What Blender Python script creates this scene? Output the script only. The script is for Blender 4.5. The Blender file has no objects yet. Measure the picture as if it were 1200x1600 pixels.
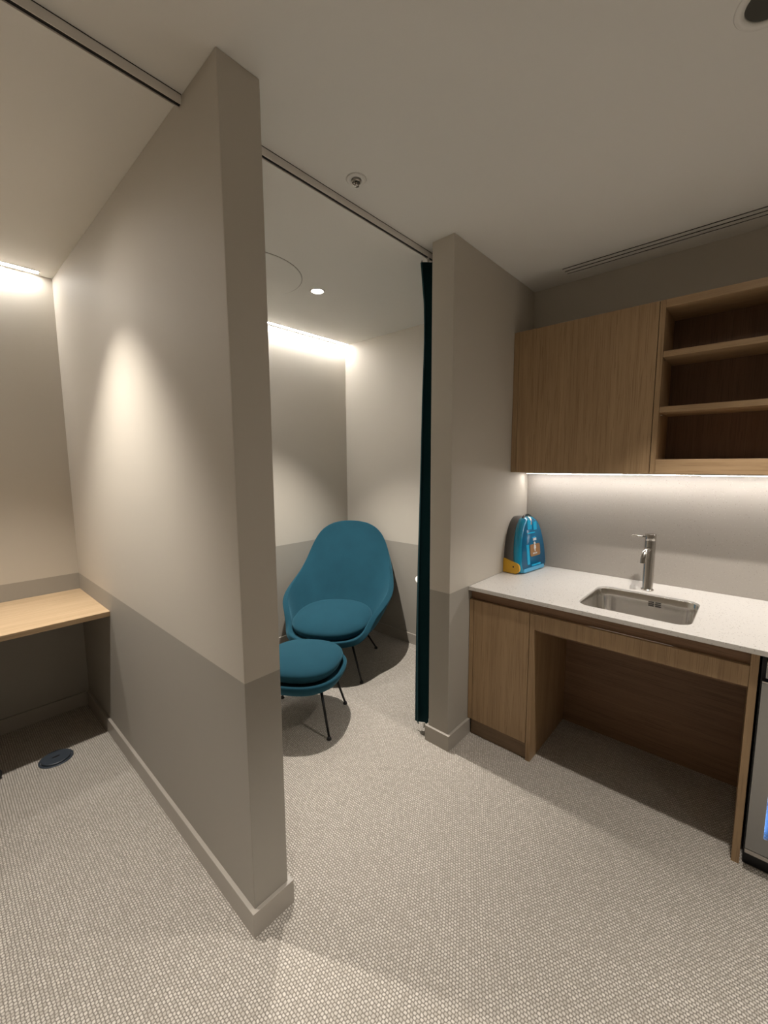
import bpy, bmesh, math, random
from mathutils import Vector, Matrix

# ------------------------------------------------------------------ camera, world, light, exposure
scene = bpy.context.scene
COL = scene.collection
scene.view_settings.view_transform = 'Standard'
scene.view_settings.look = 'None'
scene.view_settings.gamma = 1.0
scene.view_settings.use_curve_mapping = False
scene.view_settings.exposure = 0.36

cam_data = bpy.data.cameras.new('camera')
cam_data.sensor_fit = 'VERTICAL'
cam_data.sensor_height = 36.0
cam_data.lens = 650.06 / 1600.0 * 36.0
cam_data.clip_start = 0.02
cam = bpy.data.objects.new('camera', cam_data)
COL.objects.link(cam)
yaw, pitch, roll = (math.radians(a) for a in (47.909, 6.5945, -0.2719))
Fw = Vector((math.sin(yaw)*math.cos(pitch), math.cos(yaw)*math.cos(pitch), -math.sin(pitch)))
Rt = Vector((math.cos(yaw), -math.sin(yaw), 0))
Up = Rt.cross(Fw)
R2 = Rt*math.cos(roll) + Up*math.sin(roll)
U2 = R2.cross(Fw)
cam.matrix_world = Matrix(((R2.x, U2.x, -Fw.x, 0), (R2.y, U2.y, -Fw.y, 0), (R2.z, U2.z, -Fw.z, 1.5259), (0, 0, 0, 1)))
scene.camera = cam

world = bpy.data.worlds.new('world'); scene.world = world
world.use_nodes = True
world.node_tree.nodes['Background'].inputs['Color'].default_value = (1, .95, .88, 1)
world.node_tree.nodes['Background'].inputs['Strength'].default_value = 0.006

ZC = 2.5945           # ceiling height
# every ceiling spot of the place: x, y, watts, half angle of the beam in degrees, blend, built in view
SPOTS = {'booth': (1.75, 2.13, 185, 41, .75), 'desk': (.17, 2.03, 122, 43, .80), 'kitchen': (1.75, -.05, 80, 42, .45),
         'room': (-.45, -.10, 120, 44, .7), 'entry': (.8, -1.2, 105, 36, .6)}
SPILL = .05            # share of a fitting's light that leaves outside its beam
WARM = (1.0, .935, .86)

def spot_light(name, x, y, watts, half, blend, colour=WARM):
    l = bpy.data.lights.new(name, 'SPOT')
    l.energy = watts; l.spot_size = math.radians(2*half); l.spot_blend = blend
    l.shadow_soft_size = .022; l.color = colour
    o = bpy.data.objects.new(name, l); COL.objects.link(o)
    o.location = (x, y, ZC - .012)
    return o
for k, v in SPOTS.items():
    spot_light('spot_beam', *v)
    spot_light('spot_spill', v[0], v[1], v[2]*SPILL, 82, 1.0)

STRIP_POWER = {'cove': 38.0, 'bay': 52.0, 'under': 19.0}

# ------------------------------------------------------------------ helpers
def new_mat(name):
    m = bpy.data.materials.new(name); m.use_nodes = True
    nt = m.node_tree
    return m, nt, nt.nodes['Principled BSDF']

def N(nt, typ, **kw):
    n = nt.nodes.new(typ)
    for k, v in kw.items():
        if k.startswith('i_'): n.inputs[k[2:].replace('_', ' ')].default_value = v
        else: setattr(n, k, v)
    return n

def flat(name, col, rough=.5, metal=0.0, **kw):
    m, nt, b = new_mat(name)
    b.inputs['Base Color'].default_value = (*col, 1)
    b.inputs['Roughness'].default_value = rough
    b.inputs['Metallic'].default_value = metal
    for k, v in kw.items(): b.inputs[k].default_value = v
    return m

def M_(nt, op, a, b=None):
    n = nt.nodes.new('ShaderNodeMath'); n.operation = op
    for i, v in enumerate((a, b)):
        if v is None: continue
        if isinstance(v, (int, float)): n.inputs[i].default_value = v
        else: nt.links.new(v, n.inputs[i])
    return n.outputs[0]

def mixc(nt, fac, a, b, blend='MIX'):
    n = nt.nodes.new('ShaderNodeMix'); n.data_type = 'RGBA'; n.blend_type = blend
    for idx, v in ((0, fac), (6, a), (7, b)):
        if isinstance(v, (int, float)): n.inputs[idx].default_value = v
        elif isinstance(v, tuple): n.inputs[idx].default_value = (*v, 1)
        else: nt.links.new(v, n.inputs[idx])
    return n.outputs[2]

# painted wall: pale upper coat, darker taupe dado coat below 0.861 m
def wall_paint(name='wall_paint', split=True, up=(.530, .490, .424), low=(.335, .310, .268)):
    m, nt, b = new_mat(name)
    geo = N(nt, 'ShaderNodeNewGeometry'); sep = N(nt, 'ShaderNodeSeparateXYZ')
    nt.links.new(geo.outputs['Position'], sep.inputs[0])
    noise = N(nt, 'ShaderNodeTexNoise'); noise.inputs['Scale'].default_value = 140; noise.inputs['Detail'].default_value = 3
    nt.links.new(geo.outputs['Position'], noise.inputs['Vector'])
    if split:
        f = M_(nt, 'LESS_THAN', sep.outputs[2], .861)
        c = mixc(nt, f, up, low)
        nt.links.new(c, b.inputs['Base Color'])
    else:
        b.inputs['Base Color'].default_value = (*up, 1)
    b.inputs['Roughness'].default_value = .62
    bp = N(nt, 'ShaderNodeBump'); bp.inputs['Strength'].default_value = .12; bp.inputs['Distance'].default_value = .0012
    nt.links.new(noise.outputs['Fac'], bp.inputs['Height']); nt.links.new(bp.outputs[0], b.inputs['Normal'])
    return m

def wood(name, c1, c2, c3, axis='Z', rough=.5, scale=1.0, seed=0.0):
    m, nt, b = new_mat(name)
    geo = N(nt, 'ShaderNodeNewGeometry'); mp = N(nt, 'ShaderNodeMapping')
    nt.links.new(geo.outputs['Position'], mp.inputs['Vector'])
    s = [38*scale]*3; s['XYZ'.index(axis)] = 1.3*scale
    mp.inputs['Scale'].default_value = s; mp.inputs['Location'].default_value = (seed, seed*1.7, seed*.6)
    n1 = N(nt, 'ShaderNodeTexNoise'); n1.inputs['Scale'].default_value = 1.0; n1.inputs['Detail'].default_value = 5; n1.inputs['Distortion'].default_value = .5
    nt.links.new(mp.outputs[0], n1.inputs['Vector'])
    mp2 = N(nt, 'ShaderNodeMapping'); nt.links.new(geo.outputs['Position'], mp2.inputs['Vector'])
    s2 = [230*scale]*3; s2['XYZ'.index(axis)] = 5*scale
    mp2.inputs['Scale'].default_value = s2
    n2 = N(nt, 'ShaderNodeTexNoise'); n2.inputs['Scale'].default_value = 1.0; n2.inputs['Detail'].default_value = 3
    nt.links.new(mp2.outputs[0], n2.inputs['Vector'])
    mp3 = N(nt, 'ShaderNodeMapping'); nt.links.new(geo.outputs['Position'], mp3.inputs['Vector'])
    s3 = [9*scale]*3; s3['XYZ'.index(axis)] = .35*scale
    mp3.inputs['Scale'].default_value = s3
    n3 = N(nt, 'ShaderNodeTexNoise'); n3.inputs['Scale'].default_value = 1.0; n3.inputs['Detail'].default_value = 2
    nt.links.new(mp3.outputs[0], n3.inputs['Vector'])
    cr = N(nt, 'ShaderNodeValToRGB'); cr.color_ramp.elements[0].position = .3; cr.color_ramp.elements[0].color = (*c2, 1)
    cr.color_ramp.elements[1].position = .68; cr.color_ramp.elements[1].color = (*c1, 1)
    nt.links.new(n1.outputs['Fac'], cr.inputs[0])
    f2 = M_(nt, 'MULTIPLY', M_(nt, 'GREATER_THAN', n2.outputs['Fac'], .58), .55)
    c = mixc(nt, f2, cr.outputs[0], c3)
    f3 = M_(nt, 'MULTIPLY', n3.outputs['Fac'], .45)
    c = mixc(nt, f3, c, tuple(.82*x for x in c2))
    nt.links.new(c, b.inputs['Base Color'])
    b.inputs['Roughness'].default_value = rough
    bp = N(nt, 'ShaderNodeBump'); bp.inputs['Strength'].default_value = .15; bp.inputs['Distance'].default_value = .001
    nt.links.new(n2.outputs['Fac'], bp.inputs['Height']); nt.links.new(bp.outputs[0], b.inputs['Normal'])
    return m

def carpet():
    m, nt, b = new_mat('woven_carpet')
    geo = N(nt, 'ShaderNodeNewGeometry'); sep = N(nt, 'ShaderNodeSeparateXYZ')
    wob = N(nt, 'ShaderNodeTexNoise'); wob.inputs['Scale'].default_value = 55; wob.inputs['Detail'].default_value = 2
    nt.links.new(geo.outputs['Position'], wob.inputs['Vector'])
    vadd = N(nt, 'ShaderNodeVectorMath', operation='MULTIPLY_ADD')
    nt.links.new(wob.outputs['Color'], vadd.inputs[0]); vadd.inputs[1].default_value = (.0075, .0075, 0)
    nt.links.new(geo.outputs['Position'], vadd.inputs[2])
    nt.links.new(vadd.outputs[0], sep.inputs[0])
    x, y = sep.outputs[0], sep.outputs[1]
    A, B = .0092, .0110
    xs = M_(nt, 'DIVIDE', x, A); col = M_(nt, 'FLOOR', xs)
    par = M_(nt, 'MULTIPLY', M_(nt, 'MODULO', M_(nt, 'ADD', col, 4000), 2), .5)
    ys = M_(nt, 'ADD', M_(nt, 'DIVIDE', y, B), par); row = M_(nt, 'FLOOR', ys)
    fx = M_(nt, 'SINE', M_(nt, 'MULTIPLY', M_(nt, 'FRACT', xs), math.pi))
    fy = M_(nt, 'SINE', M_(nt, 'MULTIPLY', M_(nt, 'FRACT', ys), math.pi))
    h = M_(nt, 'POWER', M_(nt, 'MULTIPLY', fx, fy), .6)
    cmb = N(nt, 'ShaderNodeCombineXYZ'); nt.links.new(col, cmb.inputs[0]); nt.links.new(row, cmb.inputs[1])
    wn = N(nt, 'ShaderNodeTexWhiteNoise'); wn.noise_dimensions = '2D'; nt.links.new(cmb.outputs[0], wn.inputs['Vector'])
    ramp = N(nt, 'ShaderNodeValToRGB'); e = ramp.color_ramp.elements
    e[0].position = .12; e[0].color = (.19, .168, .142, 1); e[1].position = .8; e[1].color = (.66, .615, .55, 1)
    nt.links.new(h, ramp.inputs[0])
    c = mixc(nt, M_(nt, 'MULTIPLY', M_(nt, 'POWER', wn.outputs['Value'], 1.2), .55), ramp.outputs[0], (.31, .28, .235))
    # broad soft tone change between the laid planks
    px = M_(nt, 'FLOOR', M_(nt, 'DIVIDE', sep.outputs[0], .25)); py = M_(nt, 'FLOOR', M_(nt, 'ADD', M_(nt, 'DIVIDE', sep.outputs[1], 1.0), M_(nt, 'MULTIPLY', px, .37)))
    cm2 = N(nt, 'ShaderNodeCombineXYZ'); nt.links.new(px, cm2.inputs[0]); nt.links.new(py, cm2.inputs[1])
    w2 = N(nt, 'ShaderNodeTexWhiteNoise'); w2.noise_dimensions = '2D'; nt.links.new(cm2.outputs[0], w2.inputs['Vector'])
    c = mixc(nt, M_(nt, 'MULTIPLY', w2.outputs['Value'], .10), c, (.30, .27, .23))
    nt.links.new(c, b.inputs['Base Color'])
    b.inputs['Roughness'].default_value = .95
    b.inputs['Specular IOR Level'].default_value = .15
    bp = N(nt, 'ShaderNodeBump'); bp.inputs['Strength'].default_value = .9; bp.inputs['Distance'].default_value = .003
    nt.links.new(h, bp.inputs['Height']); nt.links.new(bp.outputs[0], b.inputs['Normal'])
    return m

def stone(name, base, dark, light, rough=.35, amount=.62):
    m, nt, b = new_mat(name)
    geo = N(nt, 'ShaderNodeNewGeometry')
    v = N(nt, 'ShaderNodeTexVoronoi'); v.inputs['Scale'].default_value = 170
    nt.links.new(geo.outputs['Position'], v.inputs['Vector'])
    sep = N(nt, 'ShaderNodeSeparateColor'); nt.links.new(v.outputs['Color'], sep.inputs[0])
    near = M_(nt, 'LESS_THAN', v.outputs['Distance'], .33)
    dk = M_(nt, 'MULTIPLY', M_(nt, 'GREATER_THAN', sep.outputs[0], .86), near)
    lt = M_(nt, 'MULTIPLY', M_(nt, 'LESS_THAN', sep.outputs[1], .16), near)
    v2 = N(nt, 'ShaderNodeTexVoronoi'); v2.inputs['Scale'].default_value = 48
    nt.links.new(geo.outputs['Position'], v2.inputs['Vector'])
    sp2 = N(nt, 'ShaderNodeSeparateColor'); nt.links.new(v2.outputs['Color'], sp2.inputs[0])
    dk2 = M_(nt, 'MULTIPLY', M_(nt, 'GREATER_THAN', sp2.outputs[0], .9), M_(nt, 'LESS_THAN', v2.outputs['Distance'], .16))
    c = mixc(nt, M_(nt, 'MULTIPLY', dk, amount), base, dark)
    c = mixc(nt, M_(nt, 'MULTIPLY', lt, amount), c, light)
    c = mixc(nt, M_(nt, 'MULTIPLY', dk2, amount), c, dark)
    nt.links.new(c, b.inputs['Base Color'])
    b.inputs['Roughness'].default_value = rough
    return m

def fabric(name, col, col2, scale=900, rough=.9, sheen=.35):
    m, nt, b = new_mat(name)
    tc = N(nt, 'ShaderNodeTexCoord')
    n = N(nt, 'ShaderNodeTexNoise'); n.inputs['Scale'].default_value = scale; n.inputs['Detail'].default_value = 2
    nt.links.new(tc.outputs['Object'], n.inputs['Vector'])
    n2 = N(nt, 'ShaderNodeTexNoise'); n2.inputs['Scale'].default_value = 9; n2.inputs['Detail'].default_value = 3
    nt.links.new(tc.outputs['Object'], n2.inputs['Vector'])
    c = mixc(nt, M_(nt, 'ADD', M_(nt, 'MULTIPLY', n.outputs['Fac'], .5), M_(nt, 'MULTIPLY', n2.outputs['Fac'], .5)), col, col2)
    nt.links.new(c, b.inputs['Base Color'])
    b.inputs['Roughness'].default_value = rough
    b.inputs['Sheen Weight'].default_value = sheen*1.3; b.inputs['Sheen Roughness'].default_value = .45
    b.inputs['Sheen Tint'].default_value = (*tuple(min(1, x*4+.1) for x in col2), 1)
    b.inputs['Specular IOR Level'].default_value = .2
    bp = N(nt, 'ShaderNodeBump'); bp.inputs['Strength'].default_value = .35; bp.inputs['Distance'].default_value = .0012
    nt.links.new(n.outputs['Fac'], bp.inputs['Height']); nt.links.new(bp.outputs[0], b.inputs['Normal'])
    return m

def emit(name, col, strength):
    m, nt, b = new_mat(name)
    b.inputs['Base Color'].default_value = (.8, .8, .8, 1)
    b.inputs['Emission Color'].default_value = (*col, 1); b.inputs['Emission Strength'].default_value = strength
    return m

MT = {}
MT['wall'] = wall_paint()
MT['ceiling'] = wall_paint('ceiling_paint', False, up=(.79, .775, .735))
MT['skirting'] = flat('skirting_paint', (.36, .328, .285), .34)
MT['carpet'] = carpet()
OAK = ((.43, .290, .158), (.325, .208, .108), (.22, .132, .065))
MT['oak'] = wood('oak_upright', *OAK, axis='Z')
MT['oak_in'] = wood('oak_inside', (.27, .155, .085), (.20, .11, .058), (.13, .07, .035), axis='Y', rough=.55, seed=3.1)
MT['oak_dark'] = wood('oak_shaded_back', (.17, .088, .045), (.13, .063, .031), (.08, .04, .02), axis='Z', rough=.6, seed=1.3)  # oak darkened for the shelf back, interior shade put into the colour
MT['oak_h'] = wood('oak_level', *OAK, axis='Y', seed=5.2)
MT['desk'] = wood('desk_oak', (.62, .46, .29), (.53, .375, .22), (.42, .29, .16), axis='X', rough=.42, scale=.7)
MT['worktop'] = stone('speckled_white_stone', (.66, .635, .60), (.22, .19, .16), (.78, .76, .73), .32, .75)
MT['splash'] = stone('speckled_grey_stone', (.40, .37, .33), (.13, .11, .09), (.46, .43, .39), .38, .85)
MT['teal'] = fabric('teal_wool', (.0065, .040, .064), (.012, .074, .108))
MT['curtain'] = fabric('dark_teal_curtain', (.002, .020, .025), (.004, .034, .040), 500, .95, .12)
MT['black_steel'] = flat('black_steel', (.006, .006, .007), .38, .3)
MT['black_plastic'] = flat('black_plastic', (.008, .008, .009), .45)
MT['steel'] = flat('brushed_steel', (.50, .475, .445), .22, 1.0)
MT['sink_steel'] = flat('sink_steel', (.74, .725, .70), .15, 1.0)
MT['track'] = flat('track_alloy', (.78, .74, .69), .5)
MT['slot'] = flat('dark_slot', (.006, .005, .004), .8)
MT['white_metal'] = flat('white_metal', (.62, .59, .54), .4)
MT['white_top'] = flat('white_laminate', (.82, .80, .77), .35)
MT['fridge_steel'] = flat('fridge_steel', (.33, .33, .325), .34, .85)
MT['outlet'] = flat('slate_plastic', (.042, .052, .066), .45)

def make(name, bm, mat, parent=None, smooth=False, origin=None, bevel=0.0, segs=2):
    """link a bmesh given in world coordinates (or the parent's local ones when origin is None)"""
    if origin is not None:
        bmesh.ops.translate(bm, vec=-Vector(origin), verts=bm.verts)
    bmesh.ops.recalc_face_normals(bm, faces=bm.faces)
    me = bpy.data.meshes.new(name); bm.to_mesh(me); bm.free()
    o = bpy.data.objects.new(name, me); COL.objects.link(o)
    if isinstance(mat, (list, tuple)):
        for x in mat: me.materials.append(x)
    elif mat: me.materials.append(mat)
    if smooth:
        for p in me.polygons: p.use_smooth = True
    if parent is not None: o.parent = parent
    elif origin is not None: o.location = origin
    if bevel:
        b = o.modifiers.new('bevel', 'BEVEL'); b.width = bevel; b.segments = segs; b.limit_method = 'ANGLE'
        b.angle_limit = math.radians(35); b.harden_normals = False
    return o

def thing(name, label, cat, loc=(0, 0, 0), rz=0.0, group=None):
    o = bpy.data.objects.new(name, None); COL.objects.link(o)
    o.empty_display_size = .05
    o.location = loc; o.rotation_euler = (0, 0, rz)
    o['label'] = label; o['category'] = cat
    if group: o['group'] = group
    return o

def tag(o, label, cat, group=None):
    o['label'] = label; o['category'] = cat
    if group: o['group'] = group
    return o

def structure(o): o['kind'] = 'structure'; return o

def box(bm, x0, x1, y0, y1, z0, z1):
    vs = [bm.verts.new((x, y, z)) for x in (x0, x1) for y in (y0, y1) for z in (z0, z1)]
    for f in ((0, 1, 3, 2), (4, 6, 7, 5), (0, 4, 5, 1), (2, 3, 7, 6), (0, 2, 6, 4), (1, 5, 7, 3)):
        bm.faces.new([vs[i] for i in f])
    return vs

def boxm(*b):
    bm = bmesh.new(); box(bm, *b); return bm

def cyl(bm, c, r, h, seg=48, r2=None, axis='Z'):
    """cylinder or cone standing on c, height h along axis"""
    r2 = r if r2 is None else r2
    a = [];  b = []
    for i in range(seg):
        t = 2*math.pi*i/seg
        p, q = math.cos(t), math.sin(t)
        def V(rr, hh):
            if axis == 'Z': return (c[0]+rr*p, c[1]+rr*q, c[2]+hh)
            if axis == 'X': return (c[0]+hh, c[1]+rr*p, c[2]+rr*q)
            return (c[0]+rr*p, c[1]+hh, c[2]+rr*q)
        a.append(bm.verts.new(V(r, 0))); b.append(bm.verts.new(V(r2, h)))
    for i in range(seg):
        j = (i+1) % seg
        bm.faces.new((a[i], a[j], b[j], b[i]))
    bm.faces.new(a[::-1]); bm.faces.new(b)

def lathe(bm, prof, c=(0, 0, 0), seg=64, close=False):
    rings = []
    for r, z in prof:
        if r < 1e-6: rings.append([bm.verts.new((c[0], c[1], c[2]+z))])
        else: rings.append([bm.verts.new((c[0]+r*math.cos(2*math.pi*i/seg), c[1]+r*math.sin(2*math.pi*i/seg), c[2]+z)) for i in range(seg)])
    pairs = list(zip(rings, rings[1:])) + ([(rings[-1], rings[0])] if close else [])
    for a, b in pairs:
        for i in range(seg):
            j = (i+1) % seg
            if len(a) == 1 and len(b) == 1: continue
            if len(a) == 1: bm.faces.new((a[0], b[j], b[i]))
            elif len(b) == 1: bm.faces.new((a[i], a[j], b[0]))
            else: bm.faces.new((a[i], a[j], b[j], b[i]))

def tube(bm, pts, rad, seg=14):
    """round rod along pts; rad is a number or one per point"""
    pts = [Vector(p) for p in pts]
    rs = rad if isinstance(rad, (list, tuple)) else [rad]*len(pts)
    prev = None; n = None
    for i, p in enumerate(pts):
        t = (pts[min(i+1, len(pts)-1)] - pts[max(i-1, 0)]).normalized()
        if n is None:
            n = t.orthogonal().normalized()
        else:
            n = (n - t*n.dot(t)).normalized()
        b = t.cross(n)
        ring = [bm.verts.new(p + (n*math.cos(2*math.pi*k/seg) + b*math.sin(2*math.pi*k/seg))*rs[i]) for k in range(seg)]
        if prev:
            for k in range(seg):
                bm.faces.new((prev[k], prev[(k+1) % seg], ring[(k+1) % seg], ring[k]))
        else: bm.faces.new(ring[::-1])
        prev = ring
    bm.faces.new(prev)

def prism(bm, outline, z0, z1, plane='XY', off=0):
    """extrude a closed 2-D outline; plane names the outline's axes"""
    def V(a, b, c):
        return {'XY': (a, b, c), 'XZ': (a, c, b), 'YZ': (c, a, b)}[plane]
    lo = [bm.verts.new(V(a, b, z0)) for a, b in outline]; hi = [bm.verts.new(V(a, b, z1)) for a, b in outline]
    n = len(outline)
    for i in range(n):
        bm.faces.new((lo[i], lo[(i+1) % n], hi[(i+1) % n], hi[i]))
    bm.faces.new(lo[::-1]); bm.faces.new(hi)

def rrect(x0, x1, y0, y1, r, seg=8):
    out = []
    for cx, cy, a0 in ((x1-r, y1-r, 0), (x0+r, y1-r, 90), (x0+r, y0+r, 180), (x1-r, y0+r, 270)):
        for k in range(seg+1):
            a = math.radians(a0 + 90*k/seg); out.append((cx+r*math.cos(a), cy+r*math.sin(a)))
    return out

def cut(target, cutters):
    """carve holes in a mesh with temporary solids and keep only the carved mesh"""
    for c in cutters:
        m = target.modifiers.new('cut', 'BOOLEAN'); m.operation = 'DIFFERENCE'; m.solver = 'EXACT'; m.object = c
    dg = bpy.context.evaluated_depsgraph_get()
    me = bpy.data.meshes.new_from_object(target.evaluated_get(dg))
    mats = list(target.data.materials)
    target.modifiers.clear(); target.data = me
    if not me.materials:
        for x in mats: me.materials.append(x)
    for c in cutters:
        bpy.data.objects.remove(c, do_unlink=True)

# ------------------------------------------------------------------ setting
X1, X1R, YP = .6036, .7306, 1.1204        # long partition
YBL, YBB = 3.118, 2.898                   # rear walls of the desk bay and of the seating bay
XR = 2.690                                # right wall
X2, YS, YS2 = 1.763, 1.1408, 1.2672       # short wall stub beside the kitchen
XL, YR = -1.75, -2.3                      # far left and rear limits of the room

floor = structure(make('floor', boxm(XL-.15, XR+.15, YR-.15, YBL+.15, -.12, 0), MT['carpet']))
ceil = structure(make('ceiling', boxm(XL-.15, XR+.15, YR-.15, YBL+.15, ZC, ZC+.22), MT['ceiling']))
structure(make('wall_left', boxm(XL-.12, XL, YR-.12, YBL+.12, 0, ZC), MT['wall']))
structure(make('wall_right', boxm(XR, XR+.12, YR-.12, YBL+.12, 0, ZC), MT['wall']))
structure(make('wall_rear', boxm(XL, XR, YR-.12, YR, 0, ZC), MT['wall']))
structure(make('wall_desk_bay', boxm(XL, X1R, YBL, YBL+.12, 0, ZC), MT['wall']))
structure(make('wall_seating_bay', boxm(X1R, XR, YBB, YBB+.12, 0, ZC), MT['wall']))
structure(make('wall_partition', boxm(X1, X1R, YP, YBL, 0, ZC), MT['wall'], bevel=.0025))
structure(make('wall_stub', boxm(X2, XR, YS, YS2, 0, ZC), MT['wall'], bevel=.0025))

HB, TB = .087, .0146
def skirt(name, boxes):
    bm = bmesh.new()
    for b in boxes: box(bm, b[0], b[1], b[2], b[3], 0, HB)
    return structure(make(name, bm, MT['skirting'], bevel=.0012))
def ring_skirt(name, pts):
    """skirting that follows an open path, mitred at its corners; offset to the left of the path"""
    P = [Vector((a, b)) for a, b in pts]; off = []
    for i, p in enumerate(P):
        ns = []
        if i > 0: d = (p-P[i-1]).normalized(); ns.append(Vector((-d.y, d.x)))
        if i < len(P)-1: d = (P[i+1]-p).normalized(); ns.append(Vector((-d.y, d.x)))
        off.append(p + (ns[0] if len(ns) == 1 else ns[0]+ns[1])*TB)
    bm = bmesh.new(); rows = []
    for p, q in zip(P, off):
        rows.append([bm.verts.new((p.x, p.y, 0)), bm.verts.new((q.x, q.y, 0)), bm.verts.new((q.x, q.y, HB)), bm.verts.new((p.x, p.y, HB))])
    for a, b in zip(rows, rows[1:]):
        for k in range(4): bm.faces.new((a[k], a[(k+1) % 4], b[(k+1) % 4], b[k]))
    bm.faces.new(rows[0]); bm.faces.new(rows[-1][::-1])
    return structure(make(name, bm, MT['skirting'], bevel=.0012))
ring_skirt('baseboard_partition', [(X1R, YBB), (X1R, YP), (X1, YP), (X1, YBL)])
ring_skirt('baseboard_stub', [(1.972, YS), (X2, YS), (X2, YS2), (XR, YS2)])
skirt('baseboard_desk_bay', [(XL+TB, X1-TB, YBL-TB, YBL)])
skirt('baseboard_seating_bay', [(X1R+TB, XR-TB, YBB-TB, YBB)])
skirt('baseboard_right', [(XR-TB, XR, YS2+TB, YBB)])
skirt('baseboard_left', [(XL, XL+TB, YR+TB, YBL)])
skirt('baseboard_rear', [(XL, XR, YR, YR+TB)])

# holes in the ceiling for the recessed fittings
DISC = (1.335, 2.245, .306)
holes = []
def hole_cyl(x, y, r, d):
    bm = bmesh.new(); cyl(bm, (x, y, ZC-.02), r, d+.02, 64); holes.append(make('hole', bm, None))
def hole_box(*b):
    holes.append(make('hole', boxm(*b), None))
for k, v in SPOTS.items():
    hole_cyl(v[0], v[1], .040, .06)
hole_cyl(1.425, .055, .058, .09)
hole_box(2.478, 2.572, -1.9, .905, ZC-.02, ZC+.10)
STRIP_L = (-1.70, .539, 3.050, 3.096)
STRIP_B = (.76, 2.676, 2.836, 2.876)
for s in (STRIP_L, STRIP_B):
    hole_box(s[0], s[1], s[2], s[3], ZC-.02, ZC+.025)
cut(ceil, holes)

# ------------------------------------------------------------------ ceiling fittings
def downlight(v, label, lit=True):
    x, y = v[0], v[1]
    t = thing('downlight', label, 'downlight', (x, y, ZC), 0, 'recessed ceiling downlights')
    bm = bmesh.new(); lathe(bm, [(.038, .004), (.038, -.003), (.045, -.003), (.046, 0)], close=True); make('trim_ring', bm, MT['white_metal'], t, True)
    bm = bmesh.new(); lathe(bm, [(.0385, .0), (.036, .05), (.0, .05)]); make('baffle', bm, MT['white_metal'], t, True)
    bm = bmesh.new(); lathe(bm, [(0, .002), (.02, .0015), (.0335, .004), (.0335, .012), (0, .012)])
    make('lens', bm, MT['lens'], t, True)
    return t
MT['lens'] = emit('lit_lens', (1, .93, .82), 22.0)
downlight(SPOTS['booth'], 'small round lit downlight in the ceiling above the teal lounge chair')
downlight(SPOTS['desk'], 'small round lit downlight in the ceiling above the wooden desk')
downlight(SPOTS['kitchen'], 'small round lit downlight in the ceiling in front of the sink worktop')
downlight(SPOTS['room'], 'small round lit downlight in the ceiling at the open left side of the room')
downlight(SPOTS['entry'], 'small round lit downlight in the ceiling near the rear wall')

t = thing('ceiling_fixture', 'round dark grey recessed fitting in the ceiling at the top right corner', 'ceiling fitting', (1.425, .055, ZC))
bm = bmesh.new(); lathe(bm, [(.056, .006), (.056, -.002), (.074, -.002), (.076, 0)], close=True); make('trim_ring', bm, MT['ceiling'], t, True)
bm = bmesh.new(); lathe(bm, [(.0565, 0), (.050, .045), (.03, .07), (0, .07)]); make('dark_baffle', bm, flat('dark_baffle', (.20, .195, .18), .6), t, True)

def strip_light(s, label, mat, name='linear_light'):
    cx, cy = (s[0]+s[1])/2, (s[2]+s[3])/2
    t = thing(name, label, 'strip light', (cx, cy, ZC))
    bm = bmesh.new()
    g = .0035; z0, z1 = ZC-.0025, ZC+.02
    box(bm, s[0], s[1], s[2], s[2]+g, z0, z1); box(bm, s[0], s[1], s[3]-g, s[3], z0, z1)
    box(bm, s[0], s[0]+g, s[2]+g, s[3]-g, z0, z1); box(bm, s[1]-g, s[1], s[2]+g, s[3]-g, z0, z1)
    make('housing', bm, MT['white_metal'], t, origin=t.location)
    L = s[1]-s[0]-2*g; W = s[3]-s[2]-2*g
    bm = bmesh.new(); out = []
    for k in range(9):
        a = math.pi*k/8
        out.append((cy - W/2*math.cos(a), ZC+.002-.007*math.sin(a)))
    prism(bm, out + [(cy+W/2, ZC+.014), (cy-W/2, ZC+.014)], s[0]+g, s[1]-g, 'YZ')
    make('diffuser', bm, mat, t, origin=t.location)
    return t
MT['strip'] = emit('lit_diffuser', (1, .965, .93), STRIP_POWER['cove'])
strip_light(STRIP_L, 'glowing linear light along the rear ceiling edge above the wooden desk', MT['strip'])
strip_light(STRIP_B, 'glowing linear light along the rear ceiling edge behind the teal lounge chair', emit('lit_bay_diffuser', (1, .965, .93), STRIP_POWER['bay']))

t = thing('ceiling_disc', 'large round flush cover in the seating bay ceiling beside the downlight', 'ceiling cover', (DISC[0], DISC[1], ZC))
bm = bmesh.new(); lathe(bm, [(0, -.0035), (DISC[2]-.002, -.0035), (DISC[2], -.002), (DISC[2], 0), (0, 0)], seg=96); make('cover_plate', bm, MT['ceiling'], t)
bm = bmesh.new(); lathe(bm, [(DISC[2]+.0005, 0), (DISC[2]+.0005, -.0012), (DISC[2]+.003, -.0012), (DISC[2]+.003, 0)], seg=96, close=True); make('shadow_gap', bm, flat('gap_grey', (.25, .22, .19), .8), t)

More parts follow.
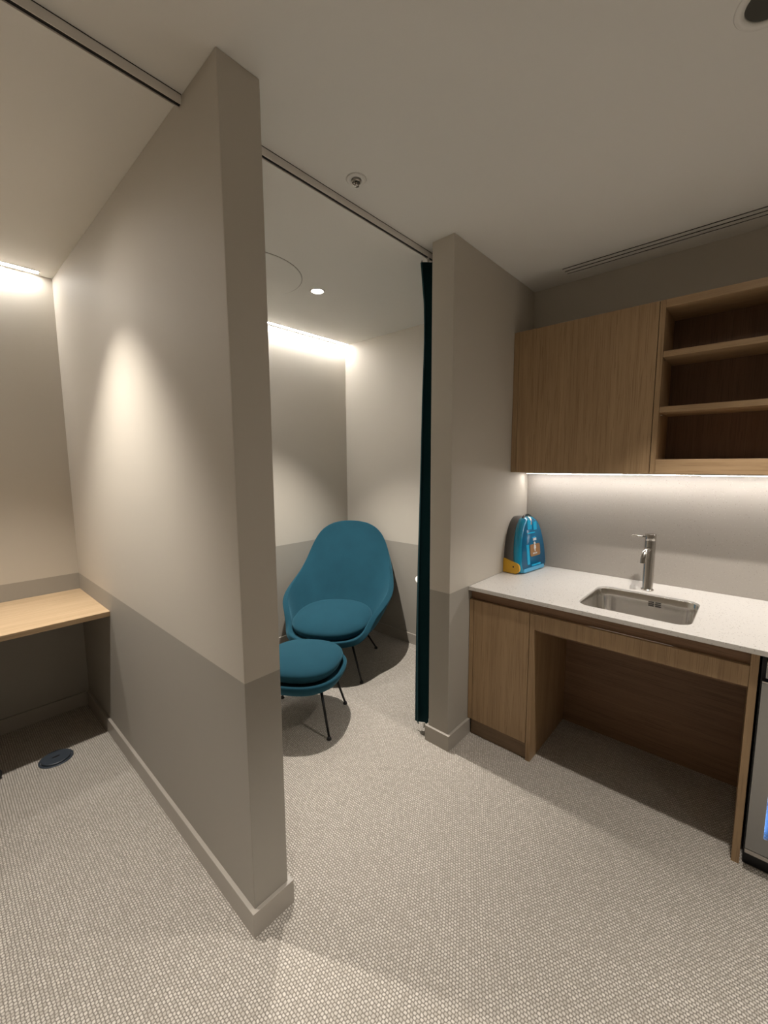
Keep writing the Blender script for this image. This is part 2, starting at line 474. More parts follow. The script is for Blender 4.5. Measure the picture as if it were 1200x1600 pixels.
t = thing('sprinkler', 'small concealed fire sprinkler head in the ceiling between partition and stub wall', 'sprinkler', (1.20, 1.217, ZC))
bm = bmesh.new(); lathe(bm, [(.019, -.001), (.020, -.004), (.034, -.004), (.039, 0), (.019, 0)], close=True); make('escutcheon', bm, MT['ceiling'], t, True)
bm = bmesh.new(); lathe(bm, [(.0185, 0), (.0165, -.012), (.0145, -.012), (.0145, 0)], close=True); make('cup', bm, MT['steel'], t, True)
bm = bmesh.new(); cyl(bm, (0, 0, -.02), .005, .02, 16)
for s in (-1, 1): tube(bm, [(s*.011, 0, 0), (s*.011, 0, -.014), (s*.004, 0, -.022)], .002, 8)
cyl(bm, (0, 0, -.024), .010, .0015, 24); make('deflector', bm, MT['steel'], t, True)

def curtain_track(x0, x1, label):
    y0, y1, zb = 1.331, 1.350, 2.567
    t = thing('curtain_track', label, 'curtain track', ((x0+x1)/2, (y0+y1)/2, zb), 0, 'ceiling curtain tracks')
    bm = bmesh.new(); w = .0018
    prism(bm, [(y0, ZC), (y0, zb), (y0+w, zb), (y0+w, ZC-.004), (y1-w, ZC-.004), (y1-w, zb), (y1, zb), (y1, ZC)], x0, x1, 'YZ')
    make('channel', bm, MT['track'], t, origin=t.location)
    bm = bmesh.new(); box(bm, x0, x1, y0+w+.0002, y1-w-.0002, zb+.004, zb+.006); box(bm, x0, x1, y0-.0012, y0-.0002, ZC-.002, ZC)
    make('runner_slot', bm, MT['slot'], t, origin=t.location)
    return t
curtain_track(XL+.01, X1-.001, 'ceiling curtain track crossing in front of the desk bay, left of the partition')
curtain_track(X1R+.001, XR-.002, 'ceiling curtain track crossing in front of the seating bay, above the dark curtain')

t = thing('air_vent', 'long three slot linear air diffuser in the ceiling above the wall cabinets', 'air vent', (2.525, -.5, ZC))
bm = bmesh.new(); box(bm, 2.478, 2.572, -1.9, .905, ZC+.07, ZC+.075); make('dark_plenum', bm, MT['slot'], t, origin=t.location)
edges = (2.478, 2.4790, 2.4940, 2.5185, 2.5335, 2.5575, 2.5715, 2.572)
for i in range(4):
    x0, x1 = edges[2*i], edges[2*i+1]
    bm = bmesh.new(); box(bm, x0, x1, -1.899, .904, ZC+.002, ZC+.069); bl = make('blade', bm, MT['slot'], t, origin=t.location)
    bm = bmesh.new(); box(bm, x0, x1, -1.899, .904, ZC-.001, ZC+.0018); make('face_strip', bm, MT['ceiling'], bl, origin=t.location)

# ------------------------------------------------------------------ curtain
t = thing('curtain', 'dark teal floor length curtain bunched against the stub wall', 'curtain', (2.0, 1.36, .06))
random.seed(4)
xs0, xs1, nf = 1.786, 2.42, 9
def curtain_mesh():
    bm = bmesh.new(); rows = []
    nz = 26; nx = nf*14
    for j in range(nz+1):
        f = j/nz; z = .044 + (2.545-.044)*f
        row = []
        for i in range(nx+1):
            u = i/nx
            amp = .028 + .006*math.sin(5*u+1.3) - .008*f
            ph = 2*math.pi*nf*u
            y = 1.343 + amp*math.sin(ph + .25*math.sin(6*u+2*f)) + .006*math.sin(3.1*f*2+u*9)
            spread = 1.0 - .03*f*(1-f)*4
            x = xs0 + (xs1-xs0)*u*spread + .009*math.sin(2*ph) + .012*math.exp(-((f-.86)/.09)**2) + .022*f - (.022*max(0, f-.93)/.07) - .016*(1-f)
            zz = z + (.012*math.sin(ph*.5+1) if j == 0 else 0)
            row.append(bm.verts.new((x, y, zz)))
        rows.append(row)
    for a, b in zip(rows, rows[1:]):
        for i in range(nx): bm.faces.new((a[i], a[i+1], b[i+1], b[i]))
    return bm
o = make('cloth', curtain_mesh(), MT['curtain'], t, True, origin=t.location)
s = o.modifiers.new('thickness', 'SOLIDIFY'); s.thickness = .003; s.offset = 0
for k in range(10):
    bm = bmesh.new(); xk = 1.83 + k*.06
    box(bm, xk-.004, xk+.004, 1.3365, 1.3445, 2.540, 2.5695)
    make('glider', bm, MT['white_metal'], t, origin=t.location)
bm = bmesh.new(); box(bm, 1.785, 1.799, 1.318, 1.3192, .034, .058); make('hem_tag', bm, MT['white_top'], t, origin=t.location)

# ------------------------------------------------------------------ desk bay
t = thing('desk', 'built-in pale oak desk top spanning the bay in front of the rear wall', 'desk', (-.5, 2.8, .73))
bm = bmesh.new()
prism(bm, [(2.494, .7615), (2.494, .7585), (2.497, .7575), (2.502, .733), (YBL-.001, .733), (YBL-.001, .7615)], XL+.002, X1-.0008, 'YZ')
make('desk_top', bm, MT['desk'], t, origin=t.location)
bm = bmesh.new(); box(bm, XL+.01, X1-.20, YBL-.03, YBL-.001, .665, .733); make('wall_cleat', bm, MT['desk'], t, origin=t.location)

t = thing('floor_outlet', 'round slate grey floor outlet cover set in the carpet before the desk', 'floor outlet', (.342, 2.632, 0))
bm = bmesh.new(); lathe(bm, [(.074, 0), (.074, .002), (.070, .004), (.064, .004), (.064, 0)], close=True); make('flange', bm, MT['outlet'], t, True)
bm = bmesh.new(); lathe(bm, [(0, .0), (.0625, .0), (.0625, .010), (.060, .012), (0, .012)]); o = make('lid', bm, MT['outlet'], t)
bm = bmesh.new(); prism(bm, rrect(-.016, .016, -.006, .006, .005), .012, .0125); make('finger_pull', bm, MT['black_plastic'], o)

def task_chair():
    cx, cy = -.213, 2.660
    t = thing('task_chair', 'black swivel chair at the desk, its castor just showing at the left edge', 'chair', (cx, cy, 0))
    for k in range(5):
        a = math.radians(0.0 + 72*k)
        ex, ey = .315*math.cos(a), .315*math.sin(a)
        bm = bmesh.new(); tube(bm, [(0, 0, .115), (ex*.5, ey*.5, .105), (ex, ey, .075)], [.026, .020, .015]); g = make('leg', bm, MT['black_plastic'], t, True)
        bm = bmesh.new()
        for s in (-1, 1):
            c, d = math.cos(a+.6), math.sin(a+.6)
            tube(bm, [(ex + s*d*.006, ey - s*c*.006, .03), (ex + s*d*.022, ey - s*c*.022, .03)], .029, 24)
        tube(bm, [(ex, ey, .03), (ex, ey, .085)], .008, 12)
        make('castor', bm, MT['black_plastic'], g)
    bm = bmesh.new(); cyl(bm, (0, 0, .10), .028, .18, 24); cyl(bm, (0, 0, .28), .016, .13, 20); make('gas_lift', bm, MT['black_steel'], t)
    bm = bmesh.new(); prism(bm, rrect(-.23, .23, -.23, .23, .09), .41, .475); make('seat', bm, MT['black_plastic'], t, True, bevel=.02, segs=4)
    bm = bmesh.new(); prism(bm, rrect(-.21, .21, .55, .98, .08), -.275, -.235, 'XZ'); make('backrest', bm, MT['black_plastic'], t, True, bevel=.014, segs=3)
    bm = bmesh.new(); tube(bm, [(0, 0, .40), (0, -.2, .40), (0, -.29, .46), (0, -.29, .75)], .016); make('back_support', bm, MT['black_steel'], t, True)
task_chair()

# ------------------------------------------------------------------ lounge chair and footstool
def catmull(P, n):
    """open Catmull-Rom through P, n samples"""
    P = [Vector(p) for p in P]; out = []
    m = len(P)-1
    for i in range(n):
        u = m*i/(n-1); k = min(int(u), m-1); f = u-k
        p0 = P[max(k-1, 0)]; p1 = P[k]; p2 = P[k+1]; p3 = P[min(k+2, m)]
        if k == 0: p0 = Vector((-P[1].x, P[1].y, P[1].z)) if P[1].x else P[0]
        if k+2 > m: p3 = Vector((-P[m-1].x, P[m-1].y, P[m-1].z))
        out.append(.5*((2*p1) + (p2-p0)*f + (2*p0-5*p1+4*p2-p3)*f*f + (3*p1-p0-3*p2+p3)*f**3))
    return out

def lounge_chair():
    a = math.atan2(.84, -.54)
    t = thing('lounge_chair', 'teal high back upholstered lounge chair on thin black legs in the bay corner', 'chair', (2.03, 2.35, 0), a)
    rim = [(0, -.59, 1.025), (.145, -.585, 1.008), (.255, -.56, .945), (.325, -.52, .83), (.368, -.44, .71), (.400, -.31, .61), (.418, -.14, .540),
           (.390, .02, .492), (.336, .120, .432), (.308, .175, .375), (.290, .235, .335), (.240, .315, .308), (.130, .365, .300), (0, .38, .298)]
    hn = 34
    R = catmull(rim, hn)
    R = R + [Vector((-p.x, p.y, p.z)) for p in R[-2:0:-1]]
    n = len(R)
    bm = bmesh.new(); rows = []
    c0 = Vector((0, .03, .245))
    K = 12
    for i, r in enumerate(R):
        ang = math.atan2(r.x, -(r.y+.02))
        # foot of the wall, where the shallow pan turns upward
        px, py = .285*math.sin(ang), .02 - (.31 if r.y < .02 else .30)*math.cos(ang)
        lift = max(0, min(1, (r.z-.298)/.6))
        p1 = Vector((px*.70, .03+(py-.03)*.70, .245))
        p2 = Vector((px*1.10, .03+(py-.03)*1.08, .252 + .04*lift))
        p3 = Vector((px*1.12 + (r.x-px)*.25, py+(r.y-py)*.35, .31 + (r.z-.31)*.40))
        row = []
        for k in range(1, K+1):
            s = k/K
            q = ((1-s)**4)*c0 + 4*s*(1-s)**3*p1 + 6*s*s*(1-s)**2*p2 + 4*s**3*(1-s)*p3 + s**4*r
            row.append(bm.verts.new(q))
        rows.append(row)
    cv = bm.verts.new(c0)
    for i in range(n):
        A, B = rows[i], rows[(i+1) % n]
        bm.faces.new((cv, A[0], B[0]))
        for k in range(K-1): bm.faces.new((A[k], A[k+1], B[k+1], B[k]))
    o = make('shell', bm, MT['teal'], t, True)
    s = o.modifiers.new('thickness', 'SOLIDIFY'); s.thickness = .044; s.offset = 0
    bv = o.modifiers.new('round', 'BEVEL'); bv.width = .020; bv.segments = 4; bv.limit_method = 'ANGLE'; bv.angle_limit = math.radians(50)
    o.modifiers.new('smooth', 'SUBSURF').levels = 1
    o.modifiers['smooth'].render_levels = 1
    # loose seat cushion
    c = cushion('seat_cushion', .292, .295, .068, .085, (0, .045, .375), t, tilt=5)
    # legs
    for sx in (-1, 1):
        for top, foot in (((.17, .17, .26), (.27, .28, .0)), ((.17, -.14, .26), (.27, -.276, .0))):
            leg(t, (sx*top[0], top[1], top[2]), (sx*foot[0], foot[1], foot[2]))
    bm = bmesh.new()
    for sx in (-1, 1): tube(bm, [(sx*.17, .17, .238), (sx*.17, -.14, .238)], .008)
    for y in (.14, -.11): tube(bm, [(-.17, y, .238), (.17, y, .238)], .008)
    make('seat_frame', bm, MT['black_steel'], t, True)
    return t

def leg(t, top, foot):
    top, foot = Vector(top), Vector(foot)
    bm = bmesh.new(); tube(bm, [top, foot+Vector((0, 0, .012)) + (top-foot)*.01], [.0085, .0065], 12)
    g = make('leg', bm, MT['black_steel'], t, True)
    bm = bmesh.new(); lathe(bm, [(0, 0), (.0125, 0), (.0135, .004), (.0115, .011), (.007, .018), (0, .02)], tuple(foot), 20)
    make('foot_glide', bm, MT['black_plastic'], g, True)

def cushion(name, rx, ry, up, down, c, parent, tilt=0, power=2.35):
    bm = bmesh.new()
    seg = 72; rings = []
    lay = []
    for k in range(13):      # top crown
        s = k/12; lay.append((math.sin(s*math.pi/2)**.9, up*math.cos(s*math.pi/2)**1.0))
    for k in range(1, 10):   # underside
        s = k/9; lay.append((math.cos(s*math.pi/2)**.55, -down*math.sin(s*math.pi/2)))
    for f, z in lay:
        if f < 1e-4: rings.append([bm.verts.new((c[0], c[1], c[2]+z))]); continue
        ring = []
        for i in range(seg):
            a = 2*math.pi*i/seg; ca, sa = math.cos(a), math.sin(a)
            q = (abs(ca)**power + abs(sa)**power)**(-1/power)
            zz = z + (math.sin(math.radians(tilt))*(sa*q*f*ry)*-1)
            ring.append(bm.verts.new((c[0]+rx*f*q*ca, c[1]+ry*f*q*sa, c[2]+zz)))
        rings.append(ring)
    for a, b in zip(rings, rings[1:]):
        for i in range(seg):
            j = (i+1) % seg
            if len(a) == 1: bm.faces.new((a[0], b[i], b[j]))
            elif len(b) == 1: bm.faces.new((a[i], b[0], a[j]))
            else: bm.faces.new((a[i], b[i], b[j], a[j]))
    o = make(name, bm, MT['teal'], parent, True)
    return o

lounge_chair()

def footstool():
    a = math.atan2(.84, -.54)
    t = thing('footstool', 'teal oval footstool on thin black legs in front of the lounge chair', 'footstool', (1.434, 1.957, 0), a)
    # pan
    bm = bmesh.new(); seg = 72; rings = []
    prof = [(0, .268), (.35, .268), (.62, .272), (.80, .285), (.92, .305), (.985, .330), (1.0, .352)]
    for f, z in prof:
        if f == 0: rings.append([bm.verts.new((0, 0, z))]); continue
        ring = []
        for i in range(seg):
            an = 2*math.pi*i/seg; ca, sa = math.cos(an), math.sin(an); pw = 2.5
            q = (abs(ca)**pw + abs(sa)**pw)**(-1/pw)
            ring.append(bm.verts.new((.244*f*q*ca, .252*f*q*sa, z - .022)))
        rings.append(ring)
    for A, B in zip(rings, rings[1:]):
        for i in range(seg):
            j = (i+1) % seg
            if len(A) == 1: bm.faces.new((A[0], B[i], B[j]))
            else: bm.faces.new((A[i], B[i], B[j], A[j]))
    o = make('shell', bm, MT['teal'], t, True)
    s = o.modifiers.new('thickness', 'SOLIDIFY'); s.thickness = .026; s.offset = 0
    bv = o.modifiers.new('round', 'BEVEL'); bv.width = .012; bv.segments = 3; bv.limit_method = 'ANGLE'; bv.angle_limit = math.radians(50)
    cushion('seat_cushion', .232, .240, .055, .072, (0, 0, .372), t, power=2.5)
    for sx in (-1, 1):
        for sy in (-1, 1):
            leg(t, (sx*.15, sy*.12, .25), (sx*.212, sy*.176+.008, 0))
    bm = bmesh.new()
    for sy in (-1, 1): tube(bm, [(-.15, sy*.12, .236), (.15, sy*.12, .236)], .007)
    make('seat_frame', bm, MT['black_steel'], t, True)
footstool()

# side table behind the curtain
t = thing('side_table', 'small round white side table, its rim peeking out beside the curtain', 'side table', (2.400, 1.605, 0))
bm = bmesh.new(); lathe(bm, [(0, .70), (.185, .70), (.2, .708), (.2, .716), (.197, .72), (0, .72)]); make('table_top', bm, MT['white_top'], t, True, bevel=0)
bm = bmesh.new(); cyl(bm, (0, 0, .01), .016, .69, 24); make('stem', bm, MT['white_metal'], t, True)
bm = bmesh.new(); lathe(bm, [(0, 0), (.13, 0), (.13, .006), (.12, .01), (0, .014)]); make('base', bm, MT['white_metal'], t, True)

# ------------------------------------------------------------------ kitchen base units
XF = 1.962
ZW0, ZW1 = .840, .860
YE = -.80             # far end of the run, outside the picture
base = (2.3, .96, 0)
t = thing('base_cabinet', 'narrow oak base cabinet with one plain door beside the stub wall', 'cabinet', base)
bm = bmesh.new()
box(bm, XF+.019, XR-.002, .800, 1.136, .088, .106); box(bm, XF+.019, XR-.002, 1.120, 1.138, .106, .838); box(bm, XF+.019, XR-.002, .799, .815, .106, .838)
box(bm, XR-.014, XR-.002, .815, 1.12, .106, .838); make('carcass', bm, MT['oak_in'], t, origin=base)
bm = bmesh.new(); box(bm, XF, XF+.018, .8015, 1.1115, .092, .786); make('door', bm, MT['oak'], t, origin=base, bevel=.001)
bm = bmesh.new(); box(bm, XF, XF+.018, 1.1140, 1.1390, .092, .786); make('filler_strip', bm, MT['oak'], t, origin=base, bevel=.001)
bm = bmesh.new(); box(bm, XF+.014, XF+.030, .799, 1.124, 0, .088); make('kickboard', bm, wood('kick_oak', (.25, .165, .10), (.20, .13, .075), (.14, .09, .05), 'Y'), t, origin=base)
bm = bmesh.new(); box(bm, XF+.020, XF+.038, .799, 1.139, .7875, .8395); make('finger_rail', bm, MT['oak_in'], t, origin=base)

base = (2.3, .37, 0)
t = thing('sink_cabinet', 'oak open knee space unit under the sink with deep front apron', 'cabinet', base)
for y0, y1 in ((.7745, .7985), (-.0465, -.0225)):
    bm = bmesh.new(); box(bm, XF, 2.45, y0, y1, 0, .786 if y0 > 0 else .8395); make('side_panel', bm, MT['oak'], t, origin=base, bevel=.001)
bm = bmesh.new(); box(bm, XF+.0005, XF+.0185, -.022, .774, .707, .786); make('apron', bm, MT['oak'], t, origin=base, bevel=.001)
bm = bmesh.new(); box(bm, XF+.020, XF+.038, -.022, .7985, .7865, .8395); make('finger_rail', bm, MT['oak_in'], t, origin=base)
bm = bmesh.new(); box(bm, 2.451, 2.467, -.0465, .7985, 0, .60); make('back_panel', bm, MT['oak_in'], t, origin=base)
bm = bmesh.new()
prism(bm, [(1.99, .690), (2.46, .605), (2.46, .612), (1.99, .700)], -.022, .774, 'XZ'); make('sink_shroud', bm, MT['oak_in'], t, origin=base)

# cabinet beyond the fridge closes the run
base = (2.3, -.73, 0)
t = thing('end_cabinet', 'oak base cabinet at the far end of the run beyond the glass door fridge', 'cabinet', base)
bm = bmesh.new(); box(bm, XF+.019, XR-.002, YE, -.672, .088, .8385); make('carcass', bm, MT['oak'], t, origin=base)
bm = bmesh.new(); box(bm, XF, XF+.018, YE+.002, -.674, .092, .786); make('door', bm, MT['oak'], t, origin=base, bevel=.001)
bm = bmesh.new(); box(bm, XF+.03, XF+.045, YE, -.672, 0, .088); make('kickboard', bm, MT['oak_in'], t, origin=base)

# worktop with the sink hole
SX0, SX1, SY0, SY1 = 2.042, 2.442, .166, .612
bm = bmesh.new(); box(bm, 1.948, 2.6795, YE, YS-.001, ZW0, ZW1)
wt = tag(make('worktop', bm, MT['worktop']), 'speckled white stone worktop running under the wall cabinets', 'worktop')
bm = bmesh.new(); prism(bm, rrect(SX0, SX1, SY0, SY1, .062, 10), .80, .90)
cut(wt, [make('hole', bm, None)])
bv = wt.modifiers.new('bevel', 'BEVEL'); bv.width = .0012; bv.segments = 2; bv.limit_method = 'ANGLE'; bv.angle_limit = math.radians(60)
bm = bmesh.new(); box(bm, 2.680, 2.6895, YE, YS-.001, .8605, 1.471)
tag(make('backsplash', bm, MT['splash']), 'speckled grey stone backsplash on the wall behind the sink tap', 'backsplash')

# sink bowl
base = ((SX0+SX1)/2, (SY0+SY1)/2, .69)
t = thing('sink', 'rectangular stainless steel undermount sink with rounded corners set in the worktop', 'sink', base)
bm = bmesh.new()
def ringpts(inset, r, z):
    return [bm.verts.new((x, y, z)) for x, y in rrect(SX0+inset, SX1-inset, SY0+inset, SY1-inset, r, 10)]
L = [ringpts(-.012, .072, .8385), ringpts(.0006, .0615, .8385), ringpts(.0012, .061, .852), ringpts(.0045, .058, .8525), ringpts(.0055, .057, .851), ringpts(.008, .056, .80), ringpts(.016, .052, .735), ringpts(.024, .05, .708),
     ringpts(.040, .045, .696), ringpts(.065, .04, .692), ringpts(.12, .03, .690)]
for A, B in zip(L, L[1:]):
    for i in range(len(A)): bm.faces.new((A[i], A[(i+1) % len(A)], B[(i+1) % len(A)], B[i]))
bm.faces.new(L[-1])
o = make('bowl', bm, MT['sink_steel'], t, True, origin=base)
bm = bmesh.new(); lathe(bm, [(0, .0), (.036, .0), (.040, .003), (.042, .0015), (.042, 0)], (2.24, .389, .6905), 40); make('drain', bm, MT['steel'], t, True, origin=base)
bm = bmesh.new()
for i in range(3):
    for j in range(2):
        y0 = .325 + j*.030
        box(bm, 2.4290, 2.4325, y0, y0+.024, .800+i*.0095, .8045+i*.0095)
make('overflow_slot', bm, MT['slot'], t, origin=base)

# tap
base = (2.512, .401, ZW1)
t = thing('tap', 'slim brushed steel mixer tap with side lever behind the sink', 'tap', base)
bm = bmesh.new(); lathe(bm, [(0, 0), (.0295, 0), (.0295, .004), (.0262, .007), (.0245, .012), (.0245, .262), (0, .262)], base, 48); make('body', bm, MT['steel'], t, True, origin=base).modifiers.new('e', 'EDGE_SPLIT').split_angle = math.radians(40)
bm = bmesh.new(); lathe(bm, [(0, .264), (.0238, .264), (.0248, .2655), (.0248, .296), (.0235, .298), (0, .298)], base, 48); cap = make('handle_cap', bm, MT['steel'], t, True, origin=base)
cap.modifiers.new('e', 'EDGE_SPLIT').split_angle = math.radians(40)
bm = bmesh.new(); d = Vector((-.42, .90, .03)).normalized(); c = Vector(base)+Vector((0, 0, .283)); tube(bm, [c+d*.02, c+d*.088], [.0042, .0036]); make('lever', bm, MT['steel'], t, True, origin=base)
bm = bmesh.new(); pts = []
c = Vector(base) + Vector((0, 0, .220))
d = Vector((-1, .12, 0)).normalized()
pts.append(c + d*.015); pts.append(c + d*.048)
for k in range(1, 9):
    a = math.radians(80*k/8); pts.append(c + d*(.048+.046*math.sin(a)) + Vector((0, 0, -.046*(1-math.cos(a)))))
pts.append(pts[-1] + Vector((0, 0, -.024)) + d*.004)
tube(bm, pts, .0125, 20); sp = make('spout', bm, MT['steel'], t, True, origin=base)
sp.modifiers.new('e', 'EDGE_SPLIT').split_angle = math.radians(50)

# ------------------------------------------------------------------ defibrillator case in the corner
def aed():
    base = (2.508, 1.068, ZW1)
    rz = math.atan2(-.04, .33)
    t = thing('defibrillator', 'blue and grey portable defibrillator case leaning in the worktop corner', 'defibrillator', base, rz)
    # local: x along the front, -y towards the room, z up
    def outl(w, h, f=1.0):
        pts = []
        half = [(.100, 0), (.135, .006), (.150, .022), (.155, .055), (.152, .105), (.144, .165), (.128, .225), (.104, .278), (.073, .316), (.038, .336), (.0, .340)]
        P = catmull([(0, 0, 0)] + [(a, b, 0) for a, b in half], 40)
        P = [(p.x*w, p.y*h) for p in P]
        P = [P[0]] + P[1:-1] + [P[-1]]
        return P + [(-a, b) for a, b in P[-2:0:-1]]
    def slab(layers):
        """loft the outline through (y, width factor, height factor, z shift, lean) layers"""
        bm = bmesh.new(); rows = []
        for y, w, h, dz in layers:
            rows.append([bm.verts.new((a, y + b*.10, b+dz)) for a, b in outl(w, h)])
        for A, B in zip(rows, rows[1:]):
            for i in range(len(A)): bm.faces.new((A[i], A[(i+1) % len(A)], B[(i+1) % len(A)], B[i]))
        bm.faces.new(rows[0]); bm.faces.new(rows[-1][::-1])
        return bm
    make('rear_shell', slab([(.050, .93, .95, 0), (.046, .97, .98, 0), (-.018, 1.0, 1.0, 0), (-.022, .985, .99, 0)]), flat('case_grey', (.105, .098, .092), .5), t, True)
    teal = new_mat('blue_translucent'); m, nt, b = teal
    b.inputs['Base Color'].default_value = (.004, .36, .62, 1); b.inputs['Roughness'].default_value = .10
    b.inputs['Transmission Weight'].default_value = .3; b.inputs['IOR'].default_value = 1.4
    b.inputs['Coat Weight'].default_value = .6
    make('front_cover', slab([(-.0225, 1.0, 1.0, 0), (-.040, 1.0, 1.0, 0), (-.050, .992, .99, .001), (-.060, .965, .97, .003), (-.066, .91, .935, .008)]), m, t, True)
    # trim rim between front and side
    navy = flat('navy_inner', (.004, .14, .30), .18)
    bm = bmesh.new(); prism(bm, [(a, b+.022) for a, b in outl(.88, .88)], -.068, -.0655, 'XZ')
    for v in bm.verts: v.co.y += v.co.z*.10
    pn = make('control_panel', bm, navy, t, True)
    cyan = flat('cyan_lens', (.01, .40, .70), .15)
    bm = bmesh.new()
    for (x0, x1, z0, z1) in ((-.055, -.008, .262, .318), (.012, .05, .255, .305), (-.062, .03, .236, .243), (-.078, -.05, .05, .17), (-.03, .075, .036, .046), (-.01, .03, .205, .213)):
        prism(bm, rrect(x0, x1, z0, z1, .003, 3), -.0712, -.0682, 'XZ')
    for v in bm.verts: v.co.y += v.co.z*.10
    make('indicator', bm, cyan, pn)
    bm = bmesh.new(); prism(bm, rrect(-.040, .075, .095, .168, .012, 5), -.0722, -.0684, 'XZ')
    for v in bm.verts: v.co.y += v.co.z*.10
    lb = make('label_plate', bm, flat('tan_label', (.32, .17, .07), .5), pn)
    white = flat('white_print', (.75, .78, .8), .5)
    bm = bmesh.new()
    prism(bm, rrect(.000, .036, .190, .206, .003, 3), -.0724, -.0686, 'XZ')          # white tag above the label
    prism(bm, [(.013+.009*math.cos(i*math.pi/6), .173+.009*math.sin(i*math.pi/6)) for i in range(12)], -.0735, -.0700, 'XZ')   # head
    prism(bm, [(.004, .162), (.022, .162), (.026, .140), (.020, .143), (.016, .122), (.010, .122), (.006, .143), (.000, .140)], -.0735, -.0700, 'XZ')
    for k in range(4): prism(bm, rrect(-.012+k*.013, -.004+k*.013, .108, .117, .002, 2), -.0735, -.0700, 'XZ')
    for v in bm.verts: v.co.y += v.co.z*.10
    make('print', bm, white, pn)
    bm = bmesh.new()   # pale lower lip
    prism(bm, rrect(-.118, .118, .006, .030, .009, 4), -.0695, -.060, 'XZ')
    for v in bm.verts: v.co.y += v.co.z*.10
    make('front_lip', bm, flat('pale_blue', (.10, .42, .68), .3), t, True, bevel=.002)
    # yellow clip on the left side
    yl = flat('amber_clip', (.62, .34, .02), .35)
    bm = bmesh.new(); out = [(.050, .004), (-.040, .004)]
    for k in range(13):
        a = math.radians(-90 + 180*k/12); out.append((-.032-.028*math.cos(a), .038+.033*math.sin(a)))
    out += [(.0, .078), (.050, .088)]
    prism(bm, out, -.163, -.150, 'YZ')
    cl = make('side_clip', bm, yl, t, False, bevel=.003)
    bm = bmesh.new(); cyl(bm, (-.1645, -.02, .045), .005, .003, 16, axis='X'); make('rivet', bm, MT['black_plastic'], cl)
    # carry handle over the top
    bm = bmesh.new(); tube(bm, [(-.058, -.01, .306), (-.042, -.004, .334), (-.015, .0, .345), (.015, .0, .345), (.042, -.004, .334), (.058, -.01, .306)], .008, 12)
    make('handle', bm, flat('dark_handle', (.05, .045, .04), .3), t, True)
    bm = bmesh.new(); tube(bm, [(-.012, -.036, .288), (-.010, -.028, .318), (-.004, -.012, .336)], [.009, .014, .009], 12); make('latch', bm, flat('silver_latch', (.7, .68, .62), .2, .6), t, True)
aed()

# ------------------------------------------------------------------ wall units
XU = 2.419; ZU, ZT = 1.4715, 2.288
base = (2.55, .78, ZU)
t = thing('wall_cabinet', 'closed oak wall cabinet with plain door beside the stub wall', 'cabinet', base)
bm = bmesh.new(); box(bm, XU+.019, XR-.002, .414, 1.139, ZU, ZT); make('carcass', bm, MT['oak_h'], t, origin=base)
bm = bmesh.new(); box(bm, XU, XU+.018, .4145, 1.1060, ZU+.0005, ZT); make('door', bm, MT['oak'], t, origin=base, bevel=.001)
bm = bmesh.new(); box(bm, XU, XU+.018, 1.1085, 1.1395, ZU+.0005, ZT); make('filler_strip', bm, MT['oak'], t, origin=base, bevel=.001)

YU0 = -.80
base = (2.55, -.19, ZU)
t = thing('open_shelf_unit', 'open oak wall shelf unit with two shelves right of the wall cabinet', 'shelf', base)
bm = bmesh.new(); box(bm, XU, XR-.002, .389, .4115, ZU, ZT); make('side_panel', bm, MT['oak'], t, origin=base, bevel=.001)
bm = bmesh.new(); box(bm, XU, XR-.002, YU0, YU0+.0225, ZU, ZT); make('side_panel', bm, MT['oak'], t, origin=base, bevel=.001)
bm = bmesh.new(); box(bm, XU, XR-.002, YU0+.023, .3885, ZU, ZU+.070); make('bottom_panel', bm, MT['oak_h'], t, origin=base, bevel=.001)
bm = bmesh.new(); box(bm, XU, XR-.002, YU0+.023, .3885, ZT-.036, ZT); make('top_panel', bm, MT['oak_h'], t, origin=base, bevel=.001)
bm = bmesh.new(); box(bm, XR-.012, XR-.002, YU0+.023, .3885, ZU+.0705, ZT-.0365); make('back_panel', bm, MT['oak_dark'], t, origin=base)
for z in (1.766, 2.026):
    bm = bmesh.new(); box(bm, XU+.003, XR-.0125, YU0+.024, .3875, z, z+.027); s = make('shelf', bm, MT['oak_h'], t, origin=base, bevel=.0008)
    bm = bmesh.new(); cyl(bm, (XU+.035, .380, z-.0105), .003, .008, 12, axis='Y'); make('shelf_pin', bm, MT['steel'], s, origin=base)

# under-cabinet LED profile
base = (2.60, .17, ZU-.01)
t = thing('under_cabinet_light', 'slim glowing light strip under the oak wall units', 'strip light', base)
bm = bmesh.new(); box(bm, 2.590, 2.612, YU0+.02, 1.12, ZU-.010, ZU-.0005); make('housing', bm, MT['white_metal'], t, origin=base)
bm = bmesh.new(); box(bm, 2.593, 2.609, YU0+.03, 1.11, ZU-.0118, ZU-.0102); make('diffuser', bm, emit('lit_under_strip', (1, .955, .92), STRIP_POWER['under']*2), t, origin=base)

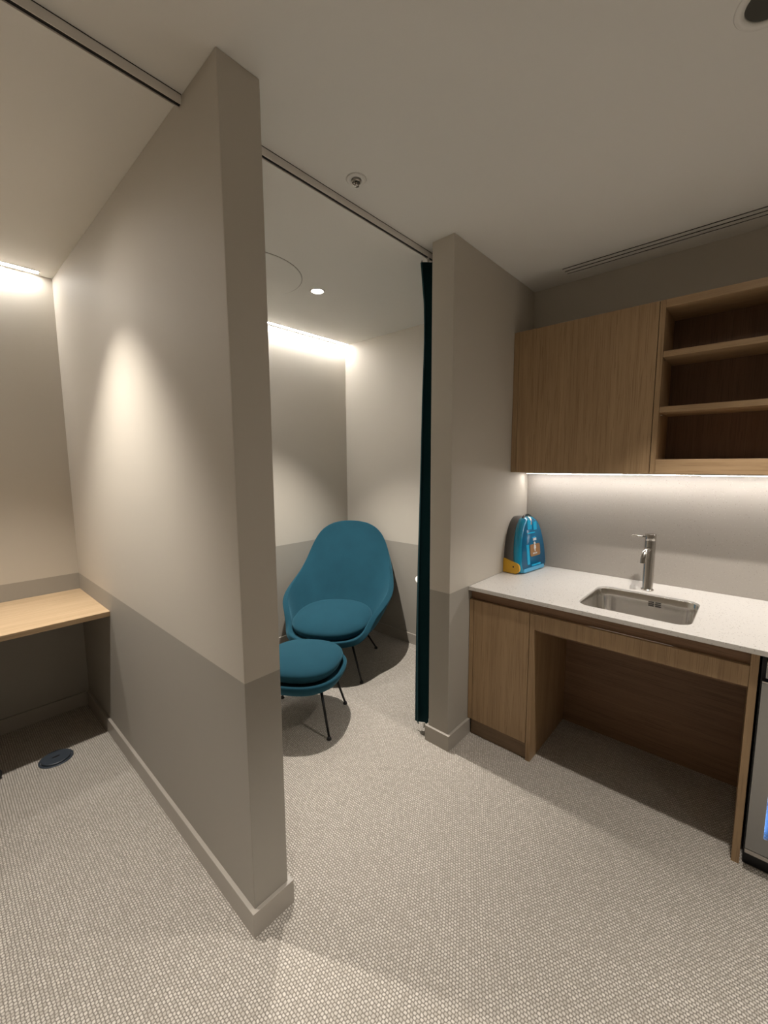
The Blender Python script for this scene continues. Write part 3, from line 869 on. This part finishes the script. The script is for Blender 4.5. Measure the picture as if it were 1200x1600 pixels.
# ------------------------------------------------------------------ glass door fridge
base = (2.25, -.36, 0)
t = thing('fridge', 'under-counter stainless steel fridge with blue lit glass door at the right edge', 'fridge', base)
FY0, FY1 = -.660, -.054
bm = bmesh.new()
box(bm, 1.985, 2.60, FY1-.025, FY1, .075, .832); box(bm, 1.985, 2.60, FY0, FY0+.025, .075, .832)
box(bm, 1.985, 2.60, FY0+.025, FY1-.025, .075, .10); box(bm, 1.985, 2.60, FY0+.025, FY1-.025, .807, .832); box(bm, 2.575, 2.60, FY0+.025, FY1-.025, .10, .807)
make('cabinet_body', bm, MT['black_plastic'], t, origin=base)
bm = bmesh.new(); box(bm, 1.985, 2.56, FY0+.01, FY1-.001, 0, .074); make('kickplate', bm, MT['black_plastic'], t, origin=base)
dr = bmesh.new(); fx0, fx1 = 1.948, 1.984; y0, y1, z0, z1 = FY0+.004, FY1-.004, .088, .742
wy0, wy1, wz0, wz1 = y0+.047, y1-.047, .155, .690
box(dr, fx0, fx1, wy1, y1, z0, z1); box(dr, fx0, fx1, y0, wy0, z0, z1); box(dr, fx0, fx1, wy0, wy1, z0, wz0); box(dr, fx0, fx1, wy0, wy1, wz1, z1)
door = make('door', dr, MT['fridge_steel'], t, origin=base)
bm = bmesh.new(); box(bm, 1.962, 1.968, wy0+.001, wy1-.001, wz0+.001, wz1-.001)
g = flat('blue_glass', (.55, .70, .9), .03, 0, **{'Transmission Weight': .95, 'IOR': 1.45}); make('glass_pane', bm, g, door, origin=base)
bm = bmesh.new(); box(bm, fx0-.003, fx1, y0, y1, .072, .0872); make('bottom_trim', bm, MT['steel'], door, origin=base)
bm = bmesh.new(); box(bm, fx0-.001, fx1, y0, y1, .7435, .7485); make('top_trim', bm, MT['steel'], door, origin=base)
bm = bmesh.new(); box(bm, fx0, fx1, FY0+.004, FY1-.012, .762, .818); make('control_strip', bm, MT['fridge_steel'], t, origin=base)
bm = bmesh.new(); box(bm, fx0-.001, fx1, FY0+.004, FY1-.012, .8185, .8225); make('bright_edge', bm, MT['steel'], t, origin=base)
bm = bmesh.new(); box(bm, fx0-.0008, fx0, -.20, -.087, .772, .808); make('display', bm, MT['slot'], t, origin=base)
bm = bmesh.new(); box(bm, 2.00, 2.012, wy0, wy1, .795, .805); box(bm, 2.000, 2.006, wy1-.003, wy1+.008, .12, .79)
make('cabin_light', bm, emit('blue_led', (.36, .60, 1.0), 4.5), t, origin=base)
bm = bmesh.new(); box(bm, 2.56, 2.574, FY0+.026, FY1-.026, .101, .806); make('liner', bm, flat('white_liner', (.6, .65, .7), .5), t, origin=base)
for z in (.26, .43, .60):
    bm = bmesh.new(); box(bm, 2.02, 2.55, FY0+.026, FY1-.026, z, z+.006); make('wire_shelf', bm, MT['steel'], t, origin=base)

random.seed(11)
def bottle(x, y, z):
    o_ = thing('drink_bottle', 'clear water bottle with blue cap standing on a shelf inside the fridge', 'bottle', (x, y, z), 0, 'bottles inside the fridge')
    bm = bmesh.new(); lathe(bm, [(0, 0), (.028, 0), (.03, .005), (.03, .09), (.026, .108), (.012, .125), (.012, .132), (0, .132)], seg=20); make('bottle_body', bm, MT['bottle'], o_, True)
    bm = bmesh.new(); cyl(bm, (0, 0, .1322), .0135, .012, 16); make('cap', bm, MT['cap'], o_)
MT['bottle'] = flat('bottle_plastic', (.45, .6, .8), .2); MT['cap'] = flat('cap_plastic', (.02, .10, .45), .4)
for z in (.1012, .2665, .4365):
    for k in range(3): bottle(2.055, -.115-k*.075, z)
